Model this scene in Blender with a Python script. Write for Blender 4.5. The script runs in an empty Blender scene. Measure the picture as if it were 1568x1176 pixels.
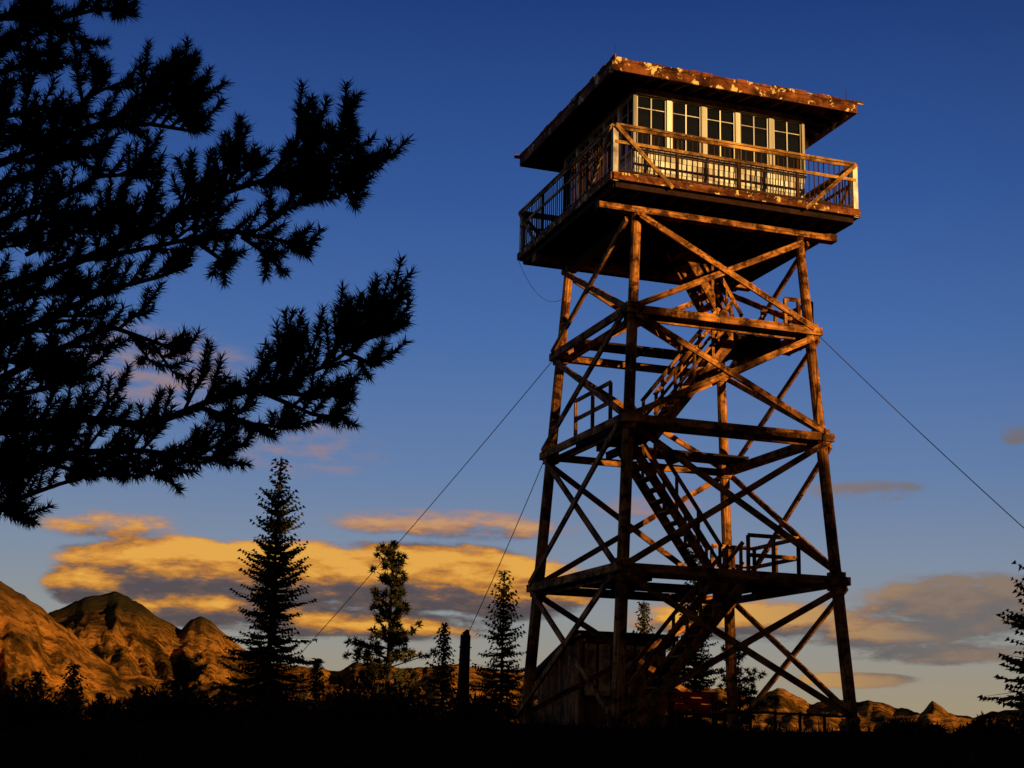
import bpy, math, random
import numpy as np
from mathutils import Vector, Matrix, noise as mnoise
rng=np.random.default_rng(7); random.seed(7)
W0,H0=1568.,1176.
PH=3.05
# ---------------------------------------------------------------- camera fit
names=['cx','cy','cz','yaw','pitch','roll','f','ab','at','C','R','h1','h2','h3','Ht','Hp','r','Hr','Hw']
p0=np.array([-14.8,-31,-.2,.33,.23,.03,2278,2.73,2.06,2.18,3.06,3.29,6.49,8.96,11.24,11.56,1.34,14.4,14.14],float)
def basis(y,p,ro):
    F=np.array([math.sin(y)*math.cos(p),math.cos(y)*math.cos(p),math.sin(p)])
    R=np.array([math.cos(y),-math.sin(y),0.]);U=np.cross(R,F)
    return F,R*math.cos(ro)+U*math.sin(ro),-R*math.sin(ro)+U*math.cos(ro)
def proj(P,q):
    F,R,U=basis(q[3],q[4],q[5]);d=np.asarray(P)-q[:3];z=d@F
    return np.array([W0/2+q[6]*(d@R)/z,H0/2-q[6]*(d@U)/z])
def half(z,q): return q[7]+(q[8]-q[7])*z/q[14]
def obs(q):
    d=dict(zip(names,q));o=[]
    def pt(sx,sy,hf,z,u,v,s=3.): o.append(((sx*hf,sy*hf,z),(u,v),s))
    Hp,Hr=d['Hp'],d['Hr']
    pt(-1,-1,PH,Hp,940,278);pt(1,-1,PH,Hp,1318,335);pt(-1,1,PH,Hp,795,400);pt(1,1,PH,Hp,1115,435,8)
    z=Hp+d['r'];pt(-1,-1,PH,z,942,190);pt(1,-1,PH,z,1314,252);pt(-1,1,PH,z,796,320)
    R=d['R'];pt(-1,-1,R,Hr,943,90);pt(1,-1,R,Hr,1311,155);pt(-1,1,R,Hr,797,243)
    C=d['C'];pt(-1,-1,C,d['Hw'],971,142);pt(1,-1,C,d['Hw'],1231,185)
    for z,a,b,c in ((d['Ht'],(977,328),(1220,362),(872,415)),(d['h3'],(969,475),(1240,507),(857,550)),
                    (d['h2'],(960,645),(1256,667),(845,700)),(d['h1'],(950,870),(1280,888),(822,903))):
        hf=half(z,q);pt(-1,-1,hf,z,*a);pt(1,-1,hf,z,*b);pt(-1,1,hf,z,*c)
    pt(-1,-1,d['ab'],0,943,1118,6);pt(1,-1,d['ab'],0,1303,1130,6);pt(-1,1,d['ab'],0,807,1116,6)
    return o
def resid(q):
    r=[]
    for P,uv,s in obs(q): r+=list((proj(P,q)-np.array(uv))/s)
    r+=[(q[6]-1500)/400,q[5]/.02,(q[9]-2.13)/.15]
    return np.array(r)
def fit(q):
    lam=1e-2;r=resid(q);c=r@r
    for it in range(80):
        J=np.zeros((len(r),len(q)))
        for i in range(len(q)):
            h=1e-5*max(1,abs(q[i]));qq=q.copy();qq[i]+=h;J[:,i]=(resid(qq)-r)/h
        A=J.T@J;g=J.T@r
        st=np.linalg.solve(A+lam*np.diag(np.diag(A)+1e-9),-g);rn=resid(q+st);cn=rn@rn
        if cn<c: q=q+st;r=rn;c=cn;lam=max(lam/3,1e-9)
        else: lam*=4
        if lam>1e12: break
    return q,c
q,cost=fit(p0)
G=dict(zip(names,map(float,q)))
F_,R_,U_=basis(q[3],q[4],q[5]);CAM=q[:3].copy();f=G['f']
def px(u,v,depth):
    return CAM+depth*(F_+R_*(u-W0/2)/f-U_*(v-H0/2)/f)
def azel(u,v):
    d=px(u,v,1.)-CAM;d/=np.linalg.norm(d);return math.atan2(d[0],d[1]),math.asin(d[2])
SAZ=math.radians(25);SEL=math.radians(4.)
sd=np.array([math.sin(SAZ),-math.cos(SAZ)]);tt=np.array([math.cos(SAZ),math.sin(SAZ)])
# ---------------------------------------------------------------- utils
sc=bpy.context.scene
def link(o,parent=None):
    sc.collection.objects.link(o)
    if parent: o.parent=parent
    return o
def empty(name,loc=(0,0,0)):
    e=bpy.data.objects.new(name,None);e.location=loc;e.empty_display_size=.3;return link(e)
class MB:
    def __init__(s): s.v=[];s.f=[];s.uv=[];s.m=[]
    def face(s,pts,uvs=None,m=0):
        i=len(s.v);s.v+= [tuple(map(float,p)) for p in pts];s.f.append(tuple(range(i,i+len(pts))))
        s.uv+= uvs if uvs else [(0,0)]*len(pts);s.m.append(m)
    def beam(s,a,b,w,h,m=0,up=(0,0,1),w2=None,h2=None):
        a=Vector(a);b=Vector(b);d=b-a;L=d.length
        if L<1e-6:return
        d/=L;u=Vector(up)
        if abs(d.dot(u))>.98:u=Vector((0,1,0)) if abs(d.y)<.9 else Vector((1,0,0))
        x=d.cross(u).normalized();y=x.cross(d).normalized();w2=w2 or w;h2=h2 or h
        ca=[a+x*sx*w/2+y*sy*h/2 for sx,sy in((-1,-1),(1,-1),(1,1),(-1,1))]
        cb=[b+x*sx*w2/2+y*sy*h2/2 for sx,sy in((-1,-1),(1,-1),(1,1),(-1,1))]
        o=random.random()*40;k=random.random()*20
        for i in range(4):
            j=(i+1)%4;s.face([ca[i],ca[j],cb[j],cb[i]][::-1],[(o,k+i*.3),(o,k+i*.3+w),(o+L,k+i*.3+w),(o+L,k+i*.3)][::-1],m)
        s.face(ca,[(o,k),(o+.1,k),(o+.1,k+.1),(o,k+.1)],m);s.face(cb[::-1],[(o,k),(o+.1,k),(o+.1,k+.1),(o,k+.1)],m)
    def cyl(s,a,b,r0,r1,n=8,m=0,caps=True):
        a=Vector(a);b=Vector(b);d=b-a;L=d.length
        if L<1e-6:return
        d/=L;x=d.orthogonal().normalized();y=d.cross(x);o=random.random()*40;k=random.random()*20
        A=[a+(x*math.cos(t)+y*math.sin(t))*r0 for t in[2*math.pi*i/n for i in range(n)]]
        B=[b+(x*math.cos(t)+y*math.sin(t))*r1 for t in[2*math.pi*i/n for i in range(n)]]
        for i in range(n):
            j=(i+1)%n;c=2*math.pi*r0/n
            s.face([A[i],A[j],B[j],B[i]],[(o,k+i*c),(o,k+i*c+c),(o+L,k+i*c+c),(o+L,k+i*c)],m)
        if caps: s.face(A[::-1],None,m);s.face(B,None,m)
    def box(s,lo,hi,m=0):
        lo=Vector(lo);hi=Vector(hi);c=(lo+hi)/2
        s.beam((lo.x,c.y,c.z),(hi.x,c.y,c.z),hi.y-lo.y,hi.z-lo.z,m)
    def obj(s,name,mats,parent=None,smooth=False,origin=None):
        me=bpy.data.meshes.new(name);o0=Vector(origin) if origin is not None else Vector((0,0,0))
        me.from_pydata([(v[0]-o0.x,v[1]-o0.y,v[2]-o0.z) for v in s.v],[],s.f)
        uv=me.uv_layers.new(name='UVMap');uv.data.foreach_set('uv',np.array(s.uv,dtype=np.float32).ravel())
        for m in mats: me.materials.append(m)
        me.polygons.foreach_set('material_index',s.m)
        if smooth: me.polygons.foreach_set('use_smooth',[True]*len(s.f))
        me.update();o=bpy.data.objects.new(name,me);o.location=o0;return link(o,parent)
def trimesh(name,tri,mat,parent=None,origin=None):
    tri=np.asarray(tri,dtype=np.float32).reshape(-1,3,3)
    o0=np.array(origin if origin is not None else (0,0,0),dtype=np.float32);tri=tri-o0
    n=len(tri);me=bpy.data.meshes.new(name)
    me.vertices.add(n*3);me.vertices.foreach_set('co',tri.ravel());me.loops.add(n*3)
    me.loops.foreach_set('vertex_index',np.arange(n*3,dtype=np.int32));me.polygons.add(n)
    me.polygons.foreach_set('loop_start',np.arange(0,n*3,3,dtype=np.int32))
    me.polygons.foreach_set('loop_total',np.full(n,3,dtype=np.int32))
    me.materials.append(mat);me.update(calc_edges=True)
    o=bpy.data.objects.new(name,me);o.location=o0.tolist()
    return link(o,parent)
def newmat(name):
    m=bpy.data.materials.new(name);m.use_nodes=True;nt=m.node_tree
    return m,nt,nt.nodes['Principled BSDF']
def ramp(nt,fac,stops):
    r=nt.nodes.new('ShaderNodeValToRGB');e=r.color_ramp.elements
    while len(e)<len(stops): e.new(.5)
    for k,(p,c) in zip(e,stops): k.position=p;k.color=(*c,1)
    nt.links.new(fac,r.inputs['Fac']);return r.outputs['Color']
def noisen(nt,vec,scale,detail=5,rough=.6):
    n=nt.nodes.new('ShaderNodeTexNoise');n.inputs['Scale'].default_value=scale;n.inputs['Detail'].default_value=detail
    n.inputs['Roughness'].default_value=rough
    if vec is not None: nt.links.new(vec,n.inputs['Vector'])
    return n.outputs['Fac']
def mixc(nt,fac,a,b,mode='MIX'):
    m=nt.nodes.new('ShaderNodeMix');m.data_type='RGBA';m.blend_type=mode
    for s,x in ((m.inputs[0],fac),(m.inputs[6],a),(m.inputs[7],b)):
        if hasattr(x,'is_output'): nt.links.new(x,s)
        elif isinstance(x,(int,float)): s.default_value=x
        else: s.default_value=(*x,1)
    return m.outputs[2]
def bump(nt,b,h,st,dist):
    bp=nt.nodes.new('ShaderNodeBump');bp.inputs['Strength'].default_value=st;bp.inputs['Distance'].default_value=dist
    nt.links.new(h,bp.inputs['Height']);nt.links.new(bp.outputs[0],b.inputs['Normal'])
def wood(name,dark,light,patch=None,pf=.0,rough=.8,gs=22.,stain=0.):
    m,nt,b=newmat(name);tc=nt.nodes.new('ShaderNodeTexCoord');mp=nt.nodes.new('ShaderNodeMapping')
    mp.inputs['Scale'].default_value=(1.6,gs,1);nt.links.new(tc.outputs['UV'],mp.inputs['Vector'])
    n=noisen(nt,mp.outputs[0],1.0,4,.65);col=ramp(nt,n,[(.3,dark),(.62,light)])
    n2=noisen(nt,tc.outputs['UV'],1.3,3,.65);tone=ramp(nt,n2,[(.34,(.26,.19,.17)),(.62,(1.25,1.15,1.1))])
    col=mixc(nt,1.,col,tone,'MULTIPLY')
    if stain:
        n5=noisen(nt,tc.outputs['Object'],2.8,6,.75);k=ramp(nt,n5,[(.47,(1,1,1)),(.57,(.10,.07,.06))]);col=mixc(nt,stain,col,mixc(nt,1.,col,k,'MULTIPLY'))
    if patch:
        n3=noisen(nt,tc.outputs['Object'],3.5,5,.7);k=ramp(nt,n3,[(.60-pf,(0,0,0)),(.63-pf,(1,1,1))])
        col=mixc(nt,k,col,patch)
    nt.links.new(col,b.inputs['Base Color']);b.inputs['Roughness'].default_value=rough;b.inputs['Specular IOR Level'].default_value=.1
    bump(nt,b,n,.7,.014);return m
M_timber=wood('weathered_timber',(.06,.017,.005),(.68,.27,.06),stain=.95)
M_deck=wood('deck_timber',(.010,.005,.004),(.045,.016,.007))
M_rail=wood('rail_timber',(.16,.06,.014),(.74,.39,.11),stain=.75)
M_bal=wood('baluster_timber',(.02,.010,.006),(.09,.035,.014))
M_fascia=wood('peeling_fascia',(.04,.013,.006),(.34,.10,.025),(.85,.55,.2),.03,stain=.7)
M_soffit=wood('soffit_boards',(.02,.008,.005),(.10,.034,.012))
M_white=wood('white_paint',(.80,.74,.58),(.92,.90,.78),(.4,.24,.1),-.08,.6)
M_rooftop=wood('roof_shingles',(.02,.016,.012),(.06,.045,.035))
M_shed=wood('shed_boards',(.07,.028,.008),(.50,.20,.045),stain=.7)
M_post=wood('post_wood',(.015,.011,.008),(.045,.03,.02))
M_red=wood('red_paint',(.5,.012,.010),(.75,.03,.025))
m,nt,b=newmat('window_glass');b.inputs['Base Color'].default_value=(.008,.009,.012,1);b.inputs['Roughness'].default_value=.05
b.inputs['IOR'].default_value=1.45;M_glass=m
m,nt,b=newmat('painted_sunset_glass');tc=nt.nodes.new('ShaderNodeTexCoord');nn_=noisen(nt,tc.outputs['Object'],2.2,4,.6)
nt.links.new(ramp(nt,nn_,[(.4,(.12,.05,.012)),(.6,(.85,.55,.14))]),b.inputs['Base Color']);b.inputs['Roughness'].default_value=.4;M_glass2=m  # gold mottling paints the reflected sunset into the pane colour
m,nt,b=newmat('steel_cable');b.inputs['Base Color'].default_value=(.08,.07,.06,1);b.inputs['Metallic'].default_value=.3;b.inputs['Roughness'].default_value=.6;M_cable=m
def leafmat(name,c1,c2,s=3.):
    m,nt,b=newmat(name);tc=nt.nodes.new('ShaderNodeTexCoord');n=noisen(nt,tc.outputs['Object'],s,2,.6)
    nt.links.new(ramp(nt,n,[(.35,c1),(.65,c2)]),b.inputs['Base Color']);b.inputs['Roughness'].default_value=.9;b.inputs['Specular IOR Level'].default_value=.1;return m
M_needle=leafmat('pine_needles',(.012,.018,.010),(.04,.048,.024))
M_fir=leafmat('fir_foliage',(.018,.022,.010),(.11,.075,.02),1.5)
M_bark=wood('bark',(.015,.01,.008),(.06,.04,.025))
M_grass=leafmat('dry_grass',(.012,.008,.004),(.04,.022,.01),.6)
M_shrub=leafmat('shrub_foliage',(.018,.010,.005),(.12,.035,.012),.8)
# ---------------------------------------------------------------- ground
rc=math.hypot(CAM[0],CAM[1]);eye=1.55
drop=max(.6,-(CAM[2]-eye));s0=12.;kk=drop/(rc-s0)
def gz(x,y):
    r=math.hypot(x,y);s=max(0,r-s0);s=s*s/(s+3.);S=170.
    z=-S*(1-math.exp(-kk*1.15*s/S))
    if r>60: z+= (mnoise.noise(Vector((x*.012,y*.012,3)))*4*min(1,(r-60)/100))
    z+=mnoise.noise(Vector((x*.35,y*.35,0)))*.06+mnoise.noise(Vector((x*.09,y*.09,5)))*.10
    return z
def build_ground():
    rad=[0]+list(np.linspace(1,46,60))+list(np.geomspace(49,16000,70));na=200
    vs=[(0,0,gz(0,0))];fs=[]
    for r in rad[1:]:
        for i in range(na):
            a=2*math.pi*i/na;x,y=r*math.cos(a),r*math.sin(a);vs.append((x,y,gz(x,y)))
    for i in range(na): fs.append((0,1+i,1+(i+1)%na))
    for k in range(len(rad)-2):
        o=1+k*na
        for i in range(na):
            j=(i+1)%na;fs.append((o+i,o+na+i,o+na+j,o+j))
    me=bpy.data.meshes.new('ground');me.from_pydata(vs,[],fs);me.polygons.foreach_set('use_smooth',[True]*len(fs))
    m,nt,b=newmat('ground_soil');tc=nt.nodes.new('ShaderNodeTexCoord')
    n=noisen(nt,tc.outputs['Object'],.9,7,.7)
    c=ramp(nt,n,[(.35,(.008,.006,.004)),(.7,(.035,.02,.01))])
    nt.links.new(c,b.inputs['Base Color']);b.inputs['Roughness'].default_value=1.;b.inputs['Specular IOR Level'].default_value=0.
    me.materials.append(m);link(bpy.data.objects.new('ground',me));return m
M_ground=build_ground()
# ---------------------------------------------------------------- mountains
def mount_mat(name,dark,light,topdark,ztop,zr,bd):
    m,nt,b=newmat(name);tc=nt.nodes.new('ShaderNodeTexCoord')
    n=noisen(nt,tc.outputs['Object'],.0045,9,.68);n2=noisen(nt,tc.outputs['Object'],.035,7,.75)
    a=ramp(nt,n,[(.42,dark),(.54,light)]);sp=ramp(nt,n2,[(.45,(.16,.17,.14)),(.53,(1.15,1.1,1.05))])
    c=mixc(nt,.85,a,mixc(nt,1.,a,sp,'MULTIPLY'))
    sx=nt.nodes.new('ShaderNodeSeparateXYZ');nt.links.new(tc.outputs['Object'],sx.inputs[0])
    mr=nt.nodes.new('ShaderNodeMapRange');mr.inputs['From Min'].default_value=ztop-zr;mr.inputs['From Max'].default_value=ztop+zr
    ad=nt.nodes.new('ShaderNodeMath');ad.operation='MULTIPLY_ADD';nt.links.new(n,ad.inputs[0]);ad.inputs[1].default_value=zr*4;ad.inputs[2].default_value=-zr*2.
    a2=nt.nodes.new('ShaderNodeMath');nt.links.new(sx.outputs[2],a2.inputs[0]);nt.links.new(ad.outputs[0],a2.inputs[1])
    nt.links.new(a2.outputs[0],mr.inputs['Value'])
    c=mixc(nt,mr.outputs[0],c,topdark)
    nt.links.new(c,b.inputs['Base Color']);b.inputs['Roughness'].default_value=1.;b.inputs['Specular IOR Level'].default_value=0.
    n4=noisen(nt,tc.outputs['Object'],.012,9,.72);bump(nt,b,n4,1.,bd);return m
def mountain(name,prof,D,mat,seed,base=-170.,nu=560,nv=80,foot=.5,rough=1.):
    az=[];el=[]
    for u,v in prof:
        a,e=azel(u,v);az.append(a);el.append(e)
    A=np.linspace(az[0],az[-1],nu);E=np.interp(A,az,el);vs=[];fs=[]
    for i in range(nu):
        zr=CAM[2]+D*math.tan(E[i])+mnoise.fractal(Vector((A[i]*90,seed,0)),.8,2,6)*D*.0018*rough
        for j in range(nv+12):
            if j<=nv: t=j/nv;d=D*(foot+(1-foot)*t);zz=base+(zr-base)*(t**1.35)
            else: t2=(j-nv)/11.;t=1-t2;d=D*(1+.35*t2);zz=zr+(base-zr)*t2**1.1
            x=CAM[0]+math.sin(A[i])*d;y=CAM[1]+math.cos(A[i])*d
            w=max(0,4*t*(1-t))**.6
            wx=mnoise.noise(Vector((A[i]*12,t*3,seed+4)))*.6
            rg=mnoise.ridged_multi_fractal(Vector((A[i]*40+t*1.3+wx,t*2.4,seed)),.85,2.1,6,1.,2.)-1.1
            zz+=w*rg*.13*(zr-base)*.55*rough
            zz+=w*mnoise.fractal(Vector((x*.006,y*.006,seed)),.8,2,4)*D*.0045*rough
            vs.append((x,y,zz))
    n=nv+12
    for i in range(nu-1):
        for j in range(n-1): fs.append((i*n+j,(i+1)*n+j,(i+1)*n+j+1,i*n+j+1))
    me=bpy.data.meshes.new(name);me.from_pydata(vs,[],fs);me.polygons.foreach_set('use_smooth',[True]*len(fs))
    me.materials.append(mat);link(bpy.data.objects.new(name,me))
prof1=[(-500,990),(-300,985),(0,965),(60,948),(80,938),(130,915),(165,908),(180,907),(215,925),(250,950),(278,962),(290,948),(310,945),(325,955),(350,975),(372,995),(420,1015),(470,1020),(520,1028),(545,1012),(570,1014),(620,1024),(700,1018),(760,1026),(830,1030),(950,1045),(1100,1052),(1160,1070),(1190,1052),(1215,1064),(1240,1076),(1330,1072),(1370,1080),(1410,1092),(1427,1074),(1450,1090),(1490,1098),(1568,1082),(1800,1070),(2200,1060)]
prof2=[(-700,880),(-400,850),(-100,850),(0,888),(40,915),(75,940),(110,970),(150,1005),(185,1030),(250,1042),(330,1046),(400,1055),(450,1048),(520,1050),(600,1066),(850,1072),(1150,1090),(1300,1098),(1400,1094),(1500,1100),(1568,1098),(1800,1085),(2200,1080)]
ztop=CAM[2]+4200*math.tan(azel(180,962)[1])
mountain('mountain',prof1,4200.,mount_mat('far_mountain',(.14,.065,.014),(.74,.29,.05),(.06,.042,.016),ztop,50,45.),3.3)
ztop2=CAM[2]+2300*math.tan(azel(40,925)[1])
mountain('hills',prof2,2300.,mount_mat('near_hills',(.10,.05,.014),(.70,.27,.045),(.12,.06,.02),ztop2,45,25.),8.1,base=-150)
def add_shade_hill():  # unseen hill, added to keep the sun off the lower tower
    s_c=78.;vs=[];fs=[];T_=np.linspace(-100,75,400);S_=np.linspace(-26,60,30);nb=len(S_)
    sp_=np.array(onground(905,1118,40.))[:2];ssh=sp_@sd;lim=.6+(s_c-ssh)*math.tan(SEL)
    for t in T_:
        hgt=11.2+.9*mnoise.noise(Vector((t*.12,3,1)))+2.4/(1+math.exp((t+.5)/1.4))
        if 1.4<t<3.4: hgt=min(hgt,lim)  # notch shaped so sunlight reaches the shed front
        hgt*=min(1,(t+100)/25,(75-t)/25)
        for s in S_:
            k=max(0,1-(s/26)**2)**1.3 if s<0 else math.exp(-(s/32)**2)
            x,y=sd*(s_c+s)+tt*t;g=gz(x,y)
            vs.append((x,y,g-.3+(hgt-g)*k))
    for i in range(len(T_)-1):
        for j in range(nb-1): fs.append((i*nb+j,(i+1)*nb+j,(i+1)*nb+j+1,i*nb+j+1))
    me=bpy.data.meshes.new('shade_hill');me.from_pydata(vs,[],fs);me.materials.append(M_ground);me.polygons.foreach_set('use_smooth',[True]*len(fs));link(bpy.data.objects.new('shade_hill',me))
def onground(u,v,dep):
    p=px(u,v,dep);return Vector((p[0],p[1],gz(p[0],p[1])))
add_shade_hill()
# ---------------------------------------------------------------- tower
T=empty('fire_lookout_tower')
h1,h2,h3,Ht,Hp,Hr,Hw,C,RF=[G[k] for k in('h1','h2','h3','Ht','Hp','Hr','Hw','C','R')]
def hf(z): return half(z,q)
def leg(sx,sy,z,k=0.): h=hf(z)+k;return Vector((sx*h,sy*h,z))
mb=MB()
for sx in(-1,1):
    for sy in(-1,1):
        zs=[-.6,h1,h2,h3,Ht+.1]
        for a,b_ in zip(zs[:-1],zs[1:]): mb.cyl(leg(sx,sy,a),leg(sx,sy,b_),.14-.008*zs.index(a),.135-.008*zs.index(a),12)
        mb.box(Vector(leg(sx,sy,0))-Vector((.3,.3,.5)),Vector(leg(sx,sy,0))+Vector((.3,.3,.12)))
        for z in (h1,h2,h3):
            c=leg(sx,sy,z);mb.box(c-Vector((.15,.15,.2)),c+Vector((.15,.15,.2)))
            for dz in(-.14,.14): mb.cyl(c+Vector((sx*.0,-.2,dz)),c+Vector((0,.2,dz)),.02,.02,6)
mb.obj('legs',[M_timber],T)
mb=MB()
faces=[((-1,-1),(1,-1)),((-1,1),(1,1)),((-1,-1),(-1,1)),((1,-1),(1,1))]
for (a,b_) in faces:
    nrm=Vector(((a[0]+b_[0])/2,(a[1]+b_[1])/2,0))
    for z in(h1,h2,h3):
        A=leg(*a,z);B=leg(*b_,z);e=(B-A).normalized()*.22
        mb.beam(A+nrm*.19-e,B+nrm*.19+e,.07,.18)
        mb.beam(A-nrm*.17-Vector((0,0,.07)),B-nrm*.17-Vector((0,0,.07)),.07,.17)
    for z0,z1 in((0.25,h1),(h1,h2),(h2,h3),(h3,Ht)):
        j=lambda:random.uniform(-.05,.05)
        mb.beam(leg(*a,z0+.1+j())+nrm*.17,leg(*b_,z1-.12+j())+nrm*.17,.135,.06,up=nrm)
        mb.beam(leg(*b_,z0+.1+j())+nrm*.235,leg(*a,z1-.12+j())+nrm*.235,.135,.06,up=nrm)
mb.obj('braces_and_girts',[M_timber],T)
mb=MB();at=hf(Ht);ext=at*1.46
for y in(-at,at): mb.box((-ext,y-.13,Ht+.02),(ext,y+.13,Ht+.2))
mb.obj('cap_beams',[M_timber],T)
mb=MB()
for x in(-at,at): mb.box((x-.1,-at+.15,Ht-.2),(x+.1,at-.15,Ht+.015))
x=-PH+.3
while x<PH-.2:
    mb.box((x-.035,-PH+.14,Ht+.245),(x+.035,PH-.14,Hp+.14));x+=.45
for y in(-PH+.11,PH-.11): mb.box((-PH+.1,y-.025,Ht+.22),(PH-.1,y+.025,Hp+.141))
for x in(-PH+.08,PH-.08): mb.box((x-.02,-PH+.14,Ht+.22),(x+.02,PH-.14,Hp+.141))
mb.box((-PH,-PH,Hp+.145),(PH,PH,Hp+.19))
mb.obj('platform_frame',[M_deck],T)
mb=MB()
for a,b_ in(((-PH,-PH),(PH,-PH)),((PH,-PH),(PH,PH)),((PH,PH),(-PH,PH)),((-PH,PH),(-PH,-PH))):
    A=Vector((*a,Hp+.12));B=Vector((*b_,Hp+.12));n=Vector(((a[0]+b_[0])/2,(a[1]+b_[1])/2,0)).normalized()*.028
    mb.beam(A+n,B+n,.05,.17)
mb.obj('platform_fascia',[M_fascia],T)
zf=Hp+.19;zt=Hp+G['r']
mb=MB();mbb=MB()
for a,b_ in(((-1,-1),(1,-1)),((1,-1),(1,1)),((1,1),(-1,1)),((-1,1),(-1,-1))):
    K=PH-.05;A=Vector((a[0]*K,a[1]*K,0));B=Vector((b_[0]*K,b_[1]*K,0));d=(B-A).normalized();n=Vector((d.y,-d.x,0))
    Z=Vector((0,0,1))
    mb.beam(A+Z*(zt-.02)+n*.02,B+Z*(zt-.02)+n*.02,.12,.05)
    mb.beam(A+Z*(zt-.09)+n*.05,B+Z*(zt-.09)+n*.05,.03,.07)
    mb.beam(A+Z*(zt-.42)+n*.05,B+Z*(zt-.42)+n*.05,.03,.07)
    mbb.beam(A+Z*(zf+.08)+n*.03,B+Z*(zf+.08)+n*.03,.03,.05)
    for t in(.25,.5,.75): P=A.lerp(B,t);mbb.beam(P+Z*zf,P+Z*(zt-.05),.06,.06,up=d)
    for t in np.linspace(0,1,46)[1:-1]: P=A.lerp(B,t);P=P+d*random.uniform(-.015,.015);mbb.beam(P+Z*(zf+.06),P+Z*(zt-.1),.02,.02,up=d)
    for P,s in((A,1),(B,-1)):
        mb.beam(P+Z*(zt-.05)+n*.09,P+d*s*1.35+Z*(Hp+.02)+n*.09,.09,.04,up=n)
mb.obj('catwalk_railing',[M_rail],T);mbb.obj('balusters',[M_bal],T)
mb=MB()
for sx in(-1,1):
    for sy in(-1,1): mb.beam((sx*(PH-.06),sy*(PH-.06),Hp+.02),(sx*(PH-.06),sy*(PH-.06),zt-.04),.12,.12,up=(0,1,0))
mb.obj('railing_corner_posts',[M_white],T)
CAB=MB();GL=MB();zs=zf+.98;zh=Hw
for sgn,ax in((-1,'y'),(1,'y'),(-1,'x'),(1,'x')):
    def L(t,o,z):
        return Vector((t,sgn*(C+o),z)) if ax=='y' else Vector((sgn*(C+o),t,z))
    def bx(t0,t1,o0,o1,z0,z1,mm=CAB):
        a=L(t0,o0,z0);b_=L(t1,o1,z1);mm.box((min(a.x,b_.x),min(a.y,b_.y),min(a.z,b_.z)),(max(a.x,b_.x),max(a.y,b_.y),max(a.z,b_.z)))
    nb=7
    for i in range(nb):
        z0=zf+(zs-zf)*i/nb;bx(-C,C,-.05,-.012-.012*(i%2),z0,z0+(zs-zf)/nb-.006)
    bx(-C-.02,C+.02,-.045,.035,zs,zs+.06);bx(-C-.01,C+.01,-.05,.022,zh-.02,zh+.12)
    n=5;w=2*C/n
    for i in range(n+1):
        t=-C+w*i;ww=.06;bx(max(-C-.005,t-ww),min(C+.005,t+ww),-.05,.016,zs+.062,zh-.022)
    for i in range(n):
        a=-C+w*i+.062;b2=-C+w*(i+1)-.062;z0=zs+.064;z1=zh-.024
        bx(a,a+.035,-.06,-.018,z0,z1);bx(b2-.035,b2,-.06,-.018,z0,z1);bx(a+.037,b2-.037,-.06,-.018,z0,z0+.045);bx(a+.037,b2-.037,-.06,-.018,z1-.04,z1)
        mid=(a+b2)/2;bx(mid-.014,mid+.014,-.055,-.03,z0+.047,z1-.042)
        zz=z1-(z1-z0)*.24;bx(a+.037,mid-.016,-.055,-.032,zz-.009,zz+.009);bx(mid+.016,b2-.037,-.055,-.032,zz-.009,zz+.009)
        bx(a+.01,b2-.01,-.075,-.064,z0+.01,z1-.01,GL)
CAB.obj('cab_walls_and_frames',[M_white],T);GL.obj('window_panes',[M_glass],T)
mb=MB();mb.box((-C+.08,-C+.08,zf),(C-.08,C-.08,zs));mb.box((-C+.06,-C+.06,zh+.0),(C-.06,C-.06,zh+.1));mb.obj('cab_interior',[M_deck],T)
mb=MB();ap=Hr+.55
cor=[(-RF,-RF),(RF,-RF),(RF,RF),(-RF,RF)]
for i in range(4):
    a=cor[i];b_=cor[(i+1)%4]
    mb.face([(a[0]*1.01,a[1]*1.01,Hr),(b_[0]*1.01,b_[1]*1.01,Hr),(0,0,ap)],[(0,0),(6,0),(3,3)],0)
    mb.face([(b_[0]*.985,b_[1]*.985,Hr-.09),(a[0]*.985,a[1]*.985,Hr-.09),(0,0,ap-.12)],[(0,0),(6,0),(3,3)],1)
    n=Vector(((a[0]+b_[0])/2,(a[1]+b_[1])/2,0)).normalized()
    mb.beam(Vector((*a,Hr-.13)),Vector((*b_,Hr-.13)),.045,.27,m=2)
    d=(Vector((*b_,0))-Vector((*a,0))).normalized();sl=(ap-Hr)/RF
    for t in np.linspace(-RF+.2,RF-.2,15):
        o=n*(RF-.05)+d*t;k=max(abs(t),C-.1);i_=n*k+d*t
        z0=Hr-.12;z1=z0+sl*(RF-.05-k)
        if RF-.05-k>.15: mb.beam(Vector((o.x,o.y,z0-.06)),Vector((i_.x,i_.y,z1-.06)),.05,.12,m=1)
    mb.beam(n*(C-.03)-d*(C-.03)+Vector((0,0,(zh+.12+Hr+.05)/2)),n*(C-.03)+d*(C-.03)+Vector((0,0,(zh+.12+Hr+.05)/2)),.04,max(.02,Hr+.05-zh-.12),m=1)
    for t in np.arange(-RF,RF,.3):
        w=.28;hh=.03+.09*random.random();c=n*(RF+.03)+d*(t+.15)+Vector((0,0,Hr+.0))
        mb.beam(c-d*w/2,c+d*w/2,.02,hh,m=2)
for x,y in((-RF+.05,-RF+.05),(RF-.2,-RF+.1)): mb.cyl((x,y,Hr),(x,y,Hr+.35),.01,.006,5,m=1)
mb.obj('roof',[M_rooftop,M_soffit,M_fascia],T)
mb=MB()
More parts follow.
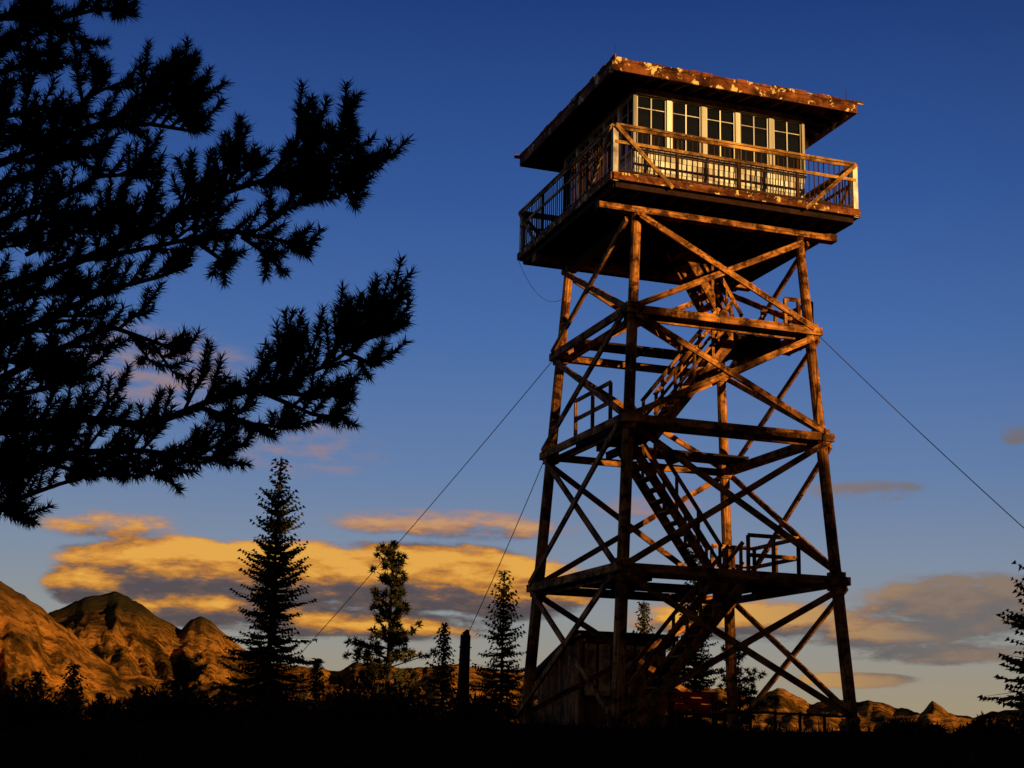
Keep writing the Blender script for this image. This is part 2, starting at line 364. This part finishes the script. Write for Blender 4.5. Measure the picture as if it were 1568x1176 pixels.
def flight(x0,z0,x1,z1,ya,yb):
    for y in(ya,yb):
        mb.beam((x0,y,z0),(x1,y,z1),.05,.22)
        mb.beam((x0,y,z0+.95),(x1,y,z1+.95),.04,.09)
        mb.beam((x0,y,z0+.5),(x1,y,z1+.5),.03,.07)
        for t in np.linspace(.02,.98,5):
            x=x0+(x1-x0)*t;z=z0+(z1-z0)*t;mb.beam((x,y,z),(x,y,z+.97),.06,.06,up=(0,1,0))
    n=int((z1-z0)/.23)
    for i in range(1,n):
        t=i/n;x=x0+(x1-x0)*t;z=z0+(z1-z0)*t;mb.box((x-.13,ya+.03,z-.02),(x+.13,yb-.03,z+.02))
LA=(-.95,-.25);LB=(.1,.8)
flight(-1.7,0,1.1,h1,*LA);flight(1.1,h1,-1.2,h2,*LB);flight(-1.1,h2,.9,h3,*LA);flight(1.7,h3,.1,Hp,*LB)
mb.obj('stairs',[M_timber],T)
mb=MB()
def deck(x0,x1,y0,y1,z):
    y=y0
    while y<y1-.01: mb.box((x0,y,z-.03),(x1,min(y1,y+.145),z+.02));y+=.155
    for x in np.linspace(x0+.05,x1-.05,3): mb.box((x-.04,y0,z-.17),(x+.04,y1,z-.033))
H1=hf(h1)-.1;H2=hf(h2)-.1;H3=hf(h3)-.1
deck(1.1,H1,-1.1,1.0,h1+.1);deck(-H1,1.1,.85,H1,h1+.1);deck(-H1,-1.2,-1.1,.8,h1+.1)
deck(-H2,-1.1,-1.1,1.,h2+.1);deck(-1.1,H2,.85,1.9,h2+.1);deck(.95,H3,-1.1,1.,h3+.1);deck(-H3,.9,.85,1.6,h3+.1)
mb.obj('landings',[M_deck],T);mb=MB()
def railing(A,B,z,hh=1.0):
    A=Vector((*A,z));B=Vector((*B,z));Z=Vector((0,0,1))
    for k in(hh,hh*.55): mb.beam(A+Z*k,B+Z*k,.04,.09)
    for t in(0,.5,1): P=A.lerp(B,t);mb.beam(P,P+Z*hh,.07,.07,up=(0,1,0))
railing((H1,-1.1),(H1,1.),h1+.1);railing((1.3,1.),(H1,1.),h1+.1);railing((1.15,-1.1),(H1,-1.1),h1+.1)
railing((-H2,-1.1),(-H2,1.),h2+.1)
e3=hf(h3)+.6;mb.box((hf(h3)+.1,-1.3,h3-.0),(e3,-.2,h3+.06));railing((e3,-1.3),(e3,-.2),h3,1.05);railing((H3,-1.3),(e3,-1.3),h3,1.05);railing((H3,-.2),(e3,-.2),h3,1.05)
mb.obj('landing_railings',[M_timber],T)
def wire(name,pts,r=.010,parent=None):
    mb=MB()
    for a,b_ in zip(pts[:-1],pts[1:]): mb.cyl(a,b_,r,r,5,caps=False)
    return mb.obj(name,[M_cable],parent,smooth=True)
def sag(a,b_,s,n=14):
    a=Vector(a);b_=Vector(b_);return [a.lerp(b_,i/n)-Vector((0,0,s*4*(i/n)*(1-i/n))) for i in range(n+1)]
a1=onground(352,1118,44);wire('guy_cable_1',sag(leg(-1,1,h3,.1),a1,.15),parent=T)
pb=onground(706,1118,36);ptop=Vector(px(713,972,36))
wire('guy_cable_2',sag(leg(-1,1,h2,.1),ptop-Vector((0,0,.1)),.08),parent=T)
a3=onground(1942,1118,25);wire('guy_cable_3',sag(leg(1,-1,h3,.1),a3,.15),parent=T)
c0=Vector((-PH,PH,Hp));wire('antenna_lead',sag(c0,leg(-1,1,(Ht+h3)/2+.4),.5),r=.006,parent=T)
mb=MB();mb.beam(pb-Vector((0,0,.4)),ptop,.26,.24,up=(0,1,0),w2=.2,h2=.18);mb.beam(ptop,ptop+Vector((.05,0,.12)),.18,.16,up=(0,1,0),w2=.05,h2=.1)
for k in(.3,.6): p=ptop-Vector((0,0,k));mb.cyl(p-Vector((.16,0,0)),p+Vector((.16,0,0)),.015,.015,6)
mb.obj('wooden_post',[M_post],origin=pb)
# ---------------------------------------------------------------- shed
SP=onground(885,1118,40)
S=empty('wooden_shed',SP);mb=MB();w,d=2.6,3.2;hF=px(885,966,40)[2]-SP.z-.1;hB=hF-1.0
n=14
for i in range(n): mb.box((w*i/n+.005,0,-.5),(w*(i+1)/n-.005,.04,hF))
for i in range(16):
    y0=.045+(d-.045)*i/16;y1=.045+(d-.045)*(i+1)/16-.008;hh=hF+(hB-hF)*(y0/d)
    for x in(0,w-.04): mb.box((x,y0,-.5),(x+.04,y1,hh))
mb.box((.045,d-.04,-.5),(w-.045,d,hB));mb.box((.05,.05,0),(w-.05,d-.05,.1))
mb.obj('walls',[M_shed],S)
mb=MB();mb.face([(-.2,-.2,hF+.14),(w+.25,-.2,hF+.14),(w+.25,d+.3,hB),(-.2,d+.3,hB)]);mb.face([(-.2,-.2,hF+.02),(-.2,d+.3,hB-.12),(w+.25,d+.3,hB-.12),(w+.25,-.2,hF+.02)])
mb.beam((-.2,-.2,hF+.08),(w+.25,-.2,hF+.08),.05,.14)
for x in(-.2,w+.25): mb.beam((x,-.2,hF+.08),(x,d+.3,hB-.06),.05,.14)
mb.obj('roof',[M_rooftop],S)
mb=MB();gl=MB()
for x0,x1,z0,z1 in((.12,.95,hF-1.6,hF-.15),(1.3,2.0,hF-.85,hF-.15)):
    gl.box((x0,-.02,z0),(x1,-.008,z1))
    for a in(x0,(x0+x1)/2,x1): mb.box((a-.03,-.045,z0),(a+.03,-.022,z1))
    for z in(z0,z1): mb.box((x0,-.05,z-.03),(x1,-.027,z+.03))
mb.obj('window_frames',[M_post],S);gl.obj('window_panes',[M_glass2],S)
# ---------------------------------------------------------------- red bench
cp=onground(1060,1118,33);cp.z+=.02;CR=empty('park_bench',cp);CR.rotation_euler=(0,0,math.radians(-18));mb=MB()
for i in range(3): mb.box((-.6,-.05-.15*i,.42),(.6,.08-.15*i,.46))
for i in range(3): mb.beam((-.6,.14+.02*i,.55+.14*i),(.6,.14+.02*i,.55+.14*i),.03,.115)
mb.obj('seat_and_backrest',[M_red],CR);mb=MB()
for x in(-.48,.48):
    mb.beam((x,-.32,0),(x,-.32,.418),.06,.06,up=(0,1,0));mb.beam((x,.06,0),(x,.19,.88),.05,.06,up=(0,1,0));mb.box((x-.03,-.34,.36),(x+.03,.09,.418))
    mb.box((x-.04,-.36,.62),(x+.04,.1,.66));mb.beam((x,-.32,.4),(x,-.32,.62),.05,.05,up=(0,1,0))
mb.obj('legs_and_arms',[M_post],CR)
mb=MB();fa=onground(1110,1118,33);fb=onground(1300,1118,34);nP=6;pts=[]
for i in range(nP):
    p=fa.lerp(fb,i/(nP-1));p.z=gz(p.x,p.y);pts.append(p);mb.cyl(p-Vector((0,0,.3)),p+Vector((0,0,.5+.06*random.random())),.04,.035,7)
for a,b_ in zip(pts[:-1],pts[1:]): mb.cyl(a+Vector((0,-.06,.45)),b_+Vector((0,-.06,.47)),.03,.025,6)
mb.obj('wooden_fence',[M_post],origin=fa)
# ---------------------------------------------------------------- conifers
def unit(v): return v/np.linalg.norm(v)
def spikes(P,D,L,Wd):
    P=np.asarray(P,float);D=np.asarray(D,float);D=D/np.linalg.norm(D,axis=1,keepdims=True)
    r=rng.normal(size=D.shape);s=np.cross(D,r);s/=np.linalg.norm(s,axis=1,keepdims=True)+1e-9
    L=np.broadcast_to(L,(len(P),))[:,None];Wd=np.broadcast_to(Wd,(len(P),))[:,None]
    return np.stack([P-s*Wd/2,P+s*Wd/2,P+D*L],axis=1)
def fir(base,H,R,dens=1.,lean=0.,skip=.12,sz=1.):
    tris=[];mb=MB();top=Vector(base)+Vector((lean,0,H));rb=max(.05,H*.014)
    mb.cyl(Vector(base)-Vector((0,0,.4)),top,rb,.012,6);b0=np.array(base,float);tv=np.array(top)-b0
    z=.05*H;az=rng.random()*6
    while z<H*.985:
        t=z/H
        prof=(1-t)**.85*(.82+.28*math.sin(z*2.1+az))+.05
        nbr=int((6 if t<.9 else 4)*dens+rng.random()*3)
        for k in range(nbr):
            if rng.random()<skip: continue
            az+=2.4+rng.normal()*.3;L=R*prof*rng.uniform(.55,1.25)+.06
            e0=math.radians(-22+55*t**1.5+rng.normal()*8);n=max(3,int(L/(.10*sz**.7)))
            s=np.linspace(.08,1,n);hd=np.array([math.cos(az),math.sin(az),0.])
            P=b0+tv*t+np.outer(s*L*math.cos(e0),hd)+np.outer(s*L*math.sin(e0)+.22*L*(s**2.5),[0,0,1])
            ax=unit(hd*math.cos(e0)+np.array([0,0,math.sin(e0)+.15]))
            side=np.array([-hd[1],hd[0],0]);wz=(.38*L*(1-s*.72)).clip(.08,.34)*sz
            n3=3*n;P3=np.concatenate([P,P,P])
            D=np.repeat([ax*.75+side*.8-[0,0,.12],ax*.75-side*.8-[0,0,.12],ax*.7-np.array([0,0,.6])],n,axis=0)+rng.normal(size=(n3,3))*.2
            Ls=np.concatenate([wz,wz,np.full(n,.16*sz)])*rng.uniform(.7,1.2,n3)
            tris.append(spikes(P3,D,Ls,.11*sz))
            if L>.35: tris.append(spikes(P[:1],(P[-1]-P[0])[None],L*1.0,.035))
        z+=(.13+.10*rng.random())*(H/9)**.4/dens**.5
    n=8;tris.append(spikes(np.tile(b0+tv*.965,(n,1)),rng.normal(size=(n,3))*.25+[0,0,1],H*.035,.04))
    return mb,np.concatenate(tris)
def pinet(base,H,R):
    tris=[];mb=MB();top=Vector(base)+Vector((0,0,H));mb.cyl(Vector(base)-Vector((0,0,.4)),top,H*.016,.02,7);b0=np.array(base,float);z=.10*H;az=0
    while z<H*.98:
        t=z/H;pr=(min(1,t/.2))*(1-t)**.6*(.8+.45*rng.random())+.07
        for k in range(4+int(rng.random()*3)):
            az+=2.4+rng.normal()*.4;L=R*pr*rng.uniform(.45,1.2);e0=math.radians(0+45*t+rng.normal()*12)
            hd=np.array([math.cos(az),math.sin(az),0.]);ax=hd*math.cos(e0)+np.array([0,0,math.sin(e0)])
            b1=b0+[0,0,z];mb.cyl(b1,b1+ax*L,.03,.012,4,caps=False)
            for s in np.arange(max(.3,1-.8/L) if L>.5 else .5,1.05,.2/max(L,.3)):
                c=b1+ax*L*s+rng.normal(size=3)*.06;n=38
                D=rng.normal(size=(n,3))+ax*.7+np.array([0,0,.3]);D=D/np.linalg.norm(D,axis=1,keepdims=True)
                tris.append(spikes(c+D*.03,D,rng.uniform(.10,.22,n),.055))
        z+=.2+.14*rng.random()
    return mb,np.concatenate(tris)
def place_tree(u,vtop,dep,rpx,kind='fir',dens=1.,sz=1.):
    b0=onground(u,1118,dep);tp=px(u,vtop,dep)
    H=tp[2]-b0.z;R=rpx*dep/f;nm='pine_tree' if kind=='pine' else 'fir_tree'
    E=empty(nm,b0)
    mb,tr=pinet((0,0,0),H,R) if kind=='pine' else fir((0,0,0),H,R,dens=dens,sz=sz)
    mb.obj('trunk',[M_bark],E);trimesh('foliage',tr,M_fir,E)
for a in((405,680,44,86,'fir',1.55,.85),(590,818,44,70,'pine'),(480,1008,52,24,'fir',1.3,.8),(675,953,50,36,'fir',1.3,.85),(766,866,48,58,'fir',1.2,.85),
         (280,1010,50,58,'pine'),(105,1015,54,44,'fir',1.3,.9),(50,1028,54,38,'fir',1.3,.9),(985,915,64,44,'fir',1.3),(1065,808,58,54,'fir',1.4,.9),(1125,985,54,64,'pine'),
         (1622,780,34,112,'fir',1.4,.95),(1030,960,66,40,'fir',1.2),(10,1056,58,30,'fir',1.2),(150,1060,60,30,'fir',1.2),(205,1058,58,34,'pine'),(338,1050,56,34,'fir',1.2),(520,1066,60,30,'pine')):
    place_tree(*a)
tr=[];tk=MB()
def addmb(t,m_):
    o=len(t.v);t.v+=m_.v;t.f+=[tuple(x+o for x in ff) for ff in m_.f];t.uv+=m_.uv;t.m+=m_.m
for i in range(130):
    dep=rng.uniform(60,170);u=rng.uniform(-150,1750)
    p=px(u,1118,dep);b0=(p[0],p[1],gz(p[0],p[1]));vt=rng.uniform(1060,1110) if u<800 else rng.uniform(1112,1135)
    H=px(u,vt,dep)[2]-b0[2]
    if H<2: continue
    m_,t_=fir(b0,H,H*rng.uniform(.16,.24),dens=.4,sz=2.2);tr.append(t_);addmb(tk,m_)
E=empty('distant_conifer_forest');trimesh('foliage',np.concatenate(tr),M_fir,E);tk.obj('trunks',[M_bark],E)
tr=[];tk=MB()
for row,off in((0,50),(1,54.)):
    for t in np.arange(-58,34,2.3):
        if .4<t<5.4: continue
        xy=sd*(off+rng.uniform(-1,1))+tt*(t+rng.uniform(-.4,.4));b0=(xy[0],xy[1],gz(*xy))
        topz=12.8-2.8/(1+math.exp(-(t-.0)/1.5))+1.2*mnoise.noise(Vector((t*.16,row*5,1)))+rng.uniform(-.8,.8)
        m_,t_=fir(b0,topz-b0[2],2.4 if -2<t<8 else 3.0,dens=.5,sz=3.0 if -2<t<8 else 4.4,skip=0.);tr.append(t_);addmb(tk,m_)
E=empty('conifer_treeline');trimesh('foliage',np.concatenate(tr),M_fir,E);tk.obj('trunks',[M_bark],E)
# ---------------------------------------------------------------- grass & shrubs
n=60000;r=np.sqrt(rng.random(n))*36;a=rng.random(n)*2*math.pi;X=r*np.cos(a);Y=r*np.sin(a)
keep=np.array([mnoise.noise(Vector((x*.5,y*.5,2)))>-.25 for x,y in zip(X,Y)])&(np.hypot(X-CAM[0],Y-CAM[1])>2.5)
X=X[keep];Y=Y[keep];Z=np.array([gz(x,y) for x,y in zip(X,Y)]);n=len(X)
trimesh('grass',spikes(np.stack([X,Y,Z-.02],1),rng.normal(size=(n,3))*.35+[0,0,1],rng.uniform(.08,.3,n),.022),M_grass)
tr=[]
for i in range(120):
    u=rng.uniform(-60,1640);dep=rng.uniform(22,44)
    if 760<u<1320 and dep<42: continue
    g=onground(u,1118,dep);R=rng.uniform(.3,.75)*(1 if u<1300 else .55);n=380
    D=rng.normal(size=(n,3));D[:,2]=abs(D[:,2])*.9;D/=np.linalg.norm(D,axis=1,keepdims=True)
    P=np.array(g)+D*R*rng.uniform(.3,.9,(n,1));tr.append(spikes(P,D+rng.normal(size=(n,3))*.6,rng.uniform(.06,.18,n),.06))
    D2=D[:60];tr.append(spikes(np.tile(np.array(g),(60,1)),D2+[0,0,.3],R*1.15,.02))
trimesh('shrubs',np.concatenate(tr),M_shrub)
# ---------------------------------------------------------------- foreground pine
DP=9.0
tx=px(-270,500,DP+.2);TX,TY=tx[0],tx[1];tg=gz(TX,TY)
PT=empty('pine_tree',(TX,TY,tg));O=np.array([TX,TY,tg])
stem=MB();needles=[]
def shoot(b,d,L,nn=None):
    d=unit(d);nn=nn or int(L*580+28);t=rng.random(nn);up=np.array([0,0,1.])
    P=b+np.outer(t*L,d)+np.outer((t**2)*L*.3,up)
    ax=d+np.outer(t*.6,up);ax/=np.linalg.norm(ax,axis=1,keepdims=True)
    r=rng.normal(size=(nn,3));pr=np.cross(ax,r);pr/=np.linalg.norm(pr,axis=1,keepdims=True)
    ang=rng.uniform(.6,1.4,nn)[:,None]*(1-.3*t[:,None]**8)
    D=ax*np.cos(ang)+pr*np.sin(ang);needles.append(spikes(P,D,rng.uniform(.05,.08,nn),.0095))
    stem.cyl(b,b+d*L+up*.3*L,.010,.006,4,caps=False)
def sub(b,d,L):
    d=unit(d);n=max(3,int(L/.068));up=np.array([0,0,1.])
    e=b+d*L+up*.12*L;stem.cyl(b,e,.012,.008,5,caps=False)
    for i in range(n):
        t=(i+.6)/n;p=b+(e-b)*t;v=rng.normal(size=3);v-=d*(v@d);v=unit(v)
        shoot(p,d*.8+v*.8+up*.4,rng.uniform(.10,.18))
    shoot(e,d+up*.4,.14)
def primary(pts,r0=.02,r1=.007,dens=1.,bare=0):
    pts=[np.array(p) for p in pts];seg=[];tot=0
    for a,b_ in zip(pts[:-1],pts[1:]): seg.append((a,b_,tot));tot+=np.linalg.norm(b_-a)
    for a,b_,s in seg:
        stem.cyl(a,b_,r0+(r1-r0)*s/tot,r0+(r1-r0)*(s+np.linalg.norm(b_-a))/tot,6,caps=False)
    s=bare+.02
    while s<tot:
        for a,b_,s_ in seg:
            l=np.linalg.norm(b_-a)
            if s_<=s<=s_+l: break
        p=a+(b_-a)*((s-s_)/l);d=unit(b_-a);v=rng.normal(size=3);v-=d*(v@d);v=unit(v)
        if rng.random()<.40 and s<tot-.1: sub(p,d*.75+v*.8+np.array([0,0,.25]),rng.uniform(.12,.27))
        else: shoot(p,d*.7+v*.9+np.array([0,0,.4]),rng.uniform(.12,.2))
        s+=.067/dens
    d=unit(pts[-1]-pts[-2])
    for k in range(5): shoot(pts[-1]-d*.12,d+rng.normal(size=3)*.45+np.array([0,0,.35]),.13)
brs=[[(0,25),(90,28),(150,14),(195,18)],[(0,110),(50,95),(95,100)],[(0,180),(70,165),(120,180)],
[(0,250),(100,210),(190,175),(250,120),(280,100)],[(150,190),(230,190),(290,200),(312,192)],[(210,160),(270,150),(308,140)],[(90,210),(140,140),(160,115)],
[(0,340),(80,310),(150,270),(235,265)],[(-60,300),(60,260),(110,240)],
[(0,440),(120,400),(250,345),(330,300),(420,270),(500,235),(545,208)],[(420,270),(480,278),(530,268),(560,252)],[(480,262),(520,288),(545,280)],[(330,300),(375,265),(392,248)],[(400,280),(435,245),(480,215),(508,212)],
[(120,400),(250,375),(350,352),(430,368),(478,383)],[(290,362),(335,395),(350,412)],[(370,362),(410,390),(425,408)],[(400,350),(440,320),(490,300)],[(250,345),(290,300),(320,285)],
[(0,520),(80,485),(160,445),(240,425),(295,405)],[(0,470),(60,450),(120,432)],[(0,580),(90,535),(170,500),(240,525),(285,542)],[(40,390),(120,350),(190,330)],
[(0,660),(120,640),(230,652),(330,610),(420,590),(500,560),(560,520),(600,506)],[(415,590),(432,555),(438,540)],[(495,560),(518,525),(542,505)],[(530,540),(570,558),(584,558)],[(410,598),(490,608),(540,600)],[(400,600),(480,635),(532,640)],[(310,625),(390,650),(450,655)],[(560,520),(580,505),(588,502)],
[(0,720),(120,692),(220,690),(300,700),(360,706)],[(150,695),(220,720),(265,735)],[(60,705),(130,725),(190,730)],
[(0,775),(60,752),(130,728)],[(-30,770),(15,785),(30,790)],[(0,610),(70,595),(130,570)],[(0,640),(50,650),(110,670)],
[(0,60),(40,40),(60,20)],[(0,210),(50,215),(130,250)],[(0,370),(60,350),(130,330)],[(0,550),(50,560),(110,590)],[(0,690),(60,680),(120,665)]]
for k,bp in enumerate(brs):
    dd=DP+rng.uniform(-.6,.6) if bp[0][0]<=10 else DP-.1+rng.uniform(-.3,.3)
    d1=dd+rng.uniform(-.4,.4);n=len(bp);pts=[]
    for i,(u,v) in enumerate(bp): pts.append(px(u,v,dd+(d1-dd)*i/(n-1)))
    bare=0
    if bp[0][0]<=10:
        z=px(-200,bp[0][1]+90,DP)[2];root=np.array([TX,TY,z]);bare=np.linalg.norm(pts[0]-root)*.8;pts=[root]+pts;primary(pts,.04,.009,1.,bare)
    else: primary(pts,.016,.009,1.05)
topz=px(-270,-500,DP)[2]
for i in range(30):
    z=rng.uniform(tg+1.6,topz);a=rng.uniform(0,2*math.pi);d=np.array([math.cos(a),math.sin(a),.12])
    dv=unit(np.array([R_[0],R_[1],0]));tocam=unit(np.array([CAM[0]-TX,CAM[1]-TY,0.]))
    if d[:2]@dv[:2]>.25 or d[:2]@tocam[:2]>.8: continue
    L=rng.uniform(1.6,2.8)*(1-.5*(z-tg)/(topz-tg+1));r0=np.array([TX,TY,z]);primary([r0,r0+d*L*.5,r0+d*L+np.array([0,0,.15])],.04,.009,.5,.5)
stem.cyl((TX,TY,tg-.3),(TX,TY,tg+3.),.22,.18,12);stem.cyl((TX,TY,tg+3.),(TX+.05,TY,topz+.5),.18,.05,12)
so=stem.obj('trunk_and_limbs',[M_bark],None);so.parent=PT;so.location=(-TX,-TY,-tg)
no=trimesh('needles',np.concatenate(needles),M_needle,None,origin=O);no.parent=PT;no.location=(0,0,0)
# ---------------------------------------------------------------- world
w=bpy.data.worlds.new('World');sc.world=w;w.use_nodes=True;nt=w.node_tree;N=nt.nodes;L_=nt.links
w.cycles.sampling_method='MANUAL';w.cycles.sample_map_resolution=256
def srgb(r,g,b_):
    c=lambda x:(x/255/12.92 if x/255<=.04045 else((x/255+.055)/1.055)**2.4);return(c(r),c(g),c(b_))
tc=N.new('ShaderNodeTexCoord')
def mth(tree,op,a,b_=None,c=None,cl=False):
    n=tree.nodes.new('ShaderNodeMath');n.operation=op;n.use_clamp=cl
    for i,x in enumerate((a,b_,c)):
        if x is None: continue
        if hasattr(x,'is_output'): tree.links.new(x,n.inputs[i])
        else: n.inputs[i].default_value=x
    return n.outputs[0]
sp=N.new('ShaderNodeSeparateXYZ');L_.new(tc.outputs['Generated'],sp.inputs[0])
el=mth(nt,'MULTIPLY',mth(nt,'ARCSINE',sp.outputs[2]),57.29578);az=mth(nt,'MULTIPLY',mth(nt,'ARCTAN2',sp.outputs[0],sp.outputs[1]),57.29578)
g=bpy.data.node_groups.new('cloud_density','ShaderNodeTree')
g.interface.new_socket('az',in_out='INPUT',socket_type='NodeSocketFloat');g.interface.new_socket('el',in_out='INPUT',socket_type='NodeSocketFloat')
g.interface.new_socket('density',in_out='OUTPUT',socket_type='NodeSocketFloat')
gi=g.nodes.new('NodeGroupInput');go=g.nodes.new('NodeGroupOutput')
blobs=[(270,868,205,54,1.3),(140,895,85,40,1.2),(430,878,190,60,1.3),(640,885,250,62,1.3),(775,900,160,56,1.2),(560,955,240,30,.95),(340,925,240,44,1.),
(700,803,240,28,.48),(170,805,150,30,.38),(1325,752,110,22,.45),(1000,775,110,22,.36),
(1150,950,220,36,1.0),(1340,968,170,30,.95),(1310,1042,120,14,.9),(1490,930,230,62,.8),(1440,1000,190,22,.75),
(240,560,180,80,.34),(470,690,150,55,.28),(1556,665,34,20,.45)]
M=None;dg=57.29578
for u,v,hw,hh,wt in blobs:
    a0,e0=azel(u,v);a1,_=azel(u+hw,v);_,e1=azel(u,v-hh)
    da=mth(g,'DIVIDE',mth(g,'SUBTRACT',gi.outputs[0],a0*dg),(a1-a0)*dg);de=mth(g,'DIVIDE',mth(g,'SUBTRACT',gi.outputs[1],e0*dg),(e1-e0)*dg)
    s=mth(g,'MULTIPLY_ADD',da,da,mth(g,'MULTIPLY',de,de));k=mth(g,'MULTIPLY',mth(g,'SUBTRACT',1.,s,cl=True),wt*1.5)
    M=k if M is None else mth(g,'MAXIMUM',M,k)
cb=g.nodes.new('ShaderNodeCombineXYZ');g.links.new(mth(g,'MULTIPLY',gi.outputs[0],.5),cb.inputs[0]);g.links.new(mth(g,'MULTIPLY',gi.outputs[1],1.6),cb.inputs[1])
nz=noisen(g,cb.outputs[0],1.,6,.62)
sat=mth(g,'MULTIPLY',M,2.,cl=True)
dn=mth(g,'ADD',M,mth(g,'MULTIPLY',sat,mth(g,'MULTIPLY',mth(g,'SUBTRACT',nz,.5),2.9)))
g.links.new(dn,go.inputs[0])
def dens(da,de):
    n=N.new('ShaderNodeGroup');n.node_tree=g;L_.new(mth(nt,'ADD',az,da),n.inputs[0]);L_.new(mth(nt,'ADD',el,de),n.inputs[1]);return n.outputs[0]
D0=dens(0,0);D1=dens(.2,.6)
mr=N.new('ShaderNodeMapRange');mr.interpolation_type='SMOOTHSTEP';mr.inputs['From Min'].default_value=.05;mr.inputs['From Max'].default_value=.8;L_.new(D0,mr.inputs['Value'])
alpha=mth(nt,'MULTIPLY',mr.outputs[0],.95)
lit=mth(nt,'MULTIPLY_ADD',mth(nt,'SUBTRACT',D0,D1),.66,.42,cl=True)
ccol=ramp(nt,lit,[(0.,srgb(78,66,72)),(.30,srgb(108,82,74)),(.52,srgb(176,112,38)),(.8,srgb(220,148,44)),(1.,srgb(236,170,64))])
hi=N.new('ShaderNodeMapRange');hi.inputs['From Min'].default_value=azel(600,828)[1]*dg;hi.inputs['From Max'].default_value=azel(600,765)[1]*dg;L_.new(el,hi.inputs['Value'])
ccol=mixc(nt,hi.outputs[0],ccol,srgb(150,130,140))
rt=N.new('ShaderNodeMapRange');rt.inputs['From Min'].default_value=azel(1050,900)[0]*dg;rt.inputs['From Max'].default_value=azel(1420,900)[0]*dg;rt.inputs['To Max'].default_value=.85;L_.new(az,rt.inputs['Value'])
ccol=mixc(nt,rt.outputs[0],ccol,srgb(112,108,108))
es=[(1125,(168,150,114)),(1040,(158,148,130)),(960,(146,149,148)),(860,(128,143,165)),(720,(100,128,172)),(520,(72,109,170)),(300,(50,87,154)),(0,(28,60,124))]
stops=[(max(0.,azel(784,v)[1]*dg/90),srgb(*c)) for v,c in es]+[(1.,srgb(8,18,50))]
skyc=ramp(nt,mth(nt,'DIVIDE',el,90.,cl=True),stops)
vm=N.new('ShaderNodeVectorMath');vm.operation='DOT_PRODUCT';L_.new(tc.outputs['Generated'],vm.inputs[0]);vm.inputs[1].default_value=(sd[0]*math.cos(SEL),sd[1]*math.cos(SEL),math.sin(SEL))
skyc=mixc(nt,alpha,skyc,ccol)
# added darkening of the sunward sky, keeps ambient fill off the lower tower
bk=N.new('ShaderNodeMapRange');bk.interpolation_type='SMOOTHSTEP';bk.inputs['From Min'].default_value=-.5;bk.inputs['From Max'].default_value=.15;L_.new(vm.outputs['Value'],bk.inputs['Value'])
nb_=noisen(nt,tc.outputs['Generated'],3.,4,.6);dimc=ramp(nt,nb_,[(.35,(.006,.007,.011)),(.7,(.022,.021,.026))])
skyc=mixc(nt,mth(nt,'MULTIPLY',bk.outputs[0],.93),skyc,dimc)
gl_=mth(nt,'POWER',mth(nt,'MAXIMUM',vm.outputs['Value'],0.),40.)
skyc=mixc(nt,gl_,skyc,(.5,.18,.04))
st=N.new('ShaderNodeTexSky');st.sky_type='NISHITA';st.sun_disc=False;st.sun_elevation=SEL;st.sun_rotation=math.pi-SAZ;st.altitude=2000
b1=N.new('ShaderNodeBackground');L_.new(st.outputs[0],b1.inputs[0]);b1.inputs[1].default_value=.05
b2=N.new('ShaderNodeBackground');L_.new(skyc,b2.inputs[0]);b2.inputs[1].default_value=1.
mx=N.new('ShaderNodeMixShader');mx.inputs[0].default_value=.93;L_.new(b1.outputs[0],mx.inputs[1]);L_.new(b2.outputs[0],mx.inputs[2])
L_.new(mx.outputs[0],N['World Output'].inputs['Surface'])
sl_=bpy.data.lights.new('sun','SUN');sl_.energy=5.;sl_.angle=math.radians(.5);sl_.color=(1.,.66,.24)
so=bpy.data.objects.new('sun',sl_);link(so)
dirv=Vector((sd[0]*math.cos(SEL),sd[1]*math.cos(SEL),math.sin(SEL)));so.rotation_euler=dirv.to_track_quat('Z','Y').to_euler();so.location=(20,-40,30)
cd=bpy.data.cameras.new('camera');co=bpy.data.objects.new('camera',cd);link(co);cd.sensor_width=36;cd.lens=f/W0*36;cd.clip_end=60000;cd.clip_start=.1
co.matrix_world=Matrix(((R_[0],U_[0],-F_[0],CAM[0]),(R_[1],U_[1],-F_[1],CAM[1]),(R_[2],U_[2],-F_[2],CAM[2]),(0,0,0,1)))
sc.camera=co
sc.view_settings.view_transform='Standard';sc.view_settings.look='None';sc.view_settings.exposure=0
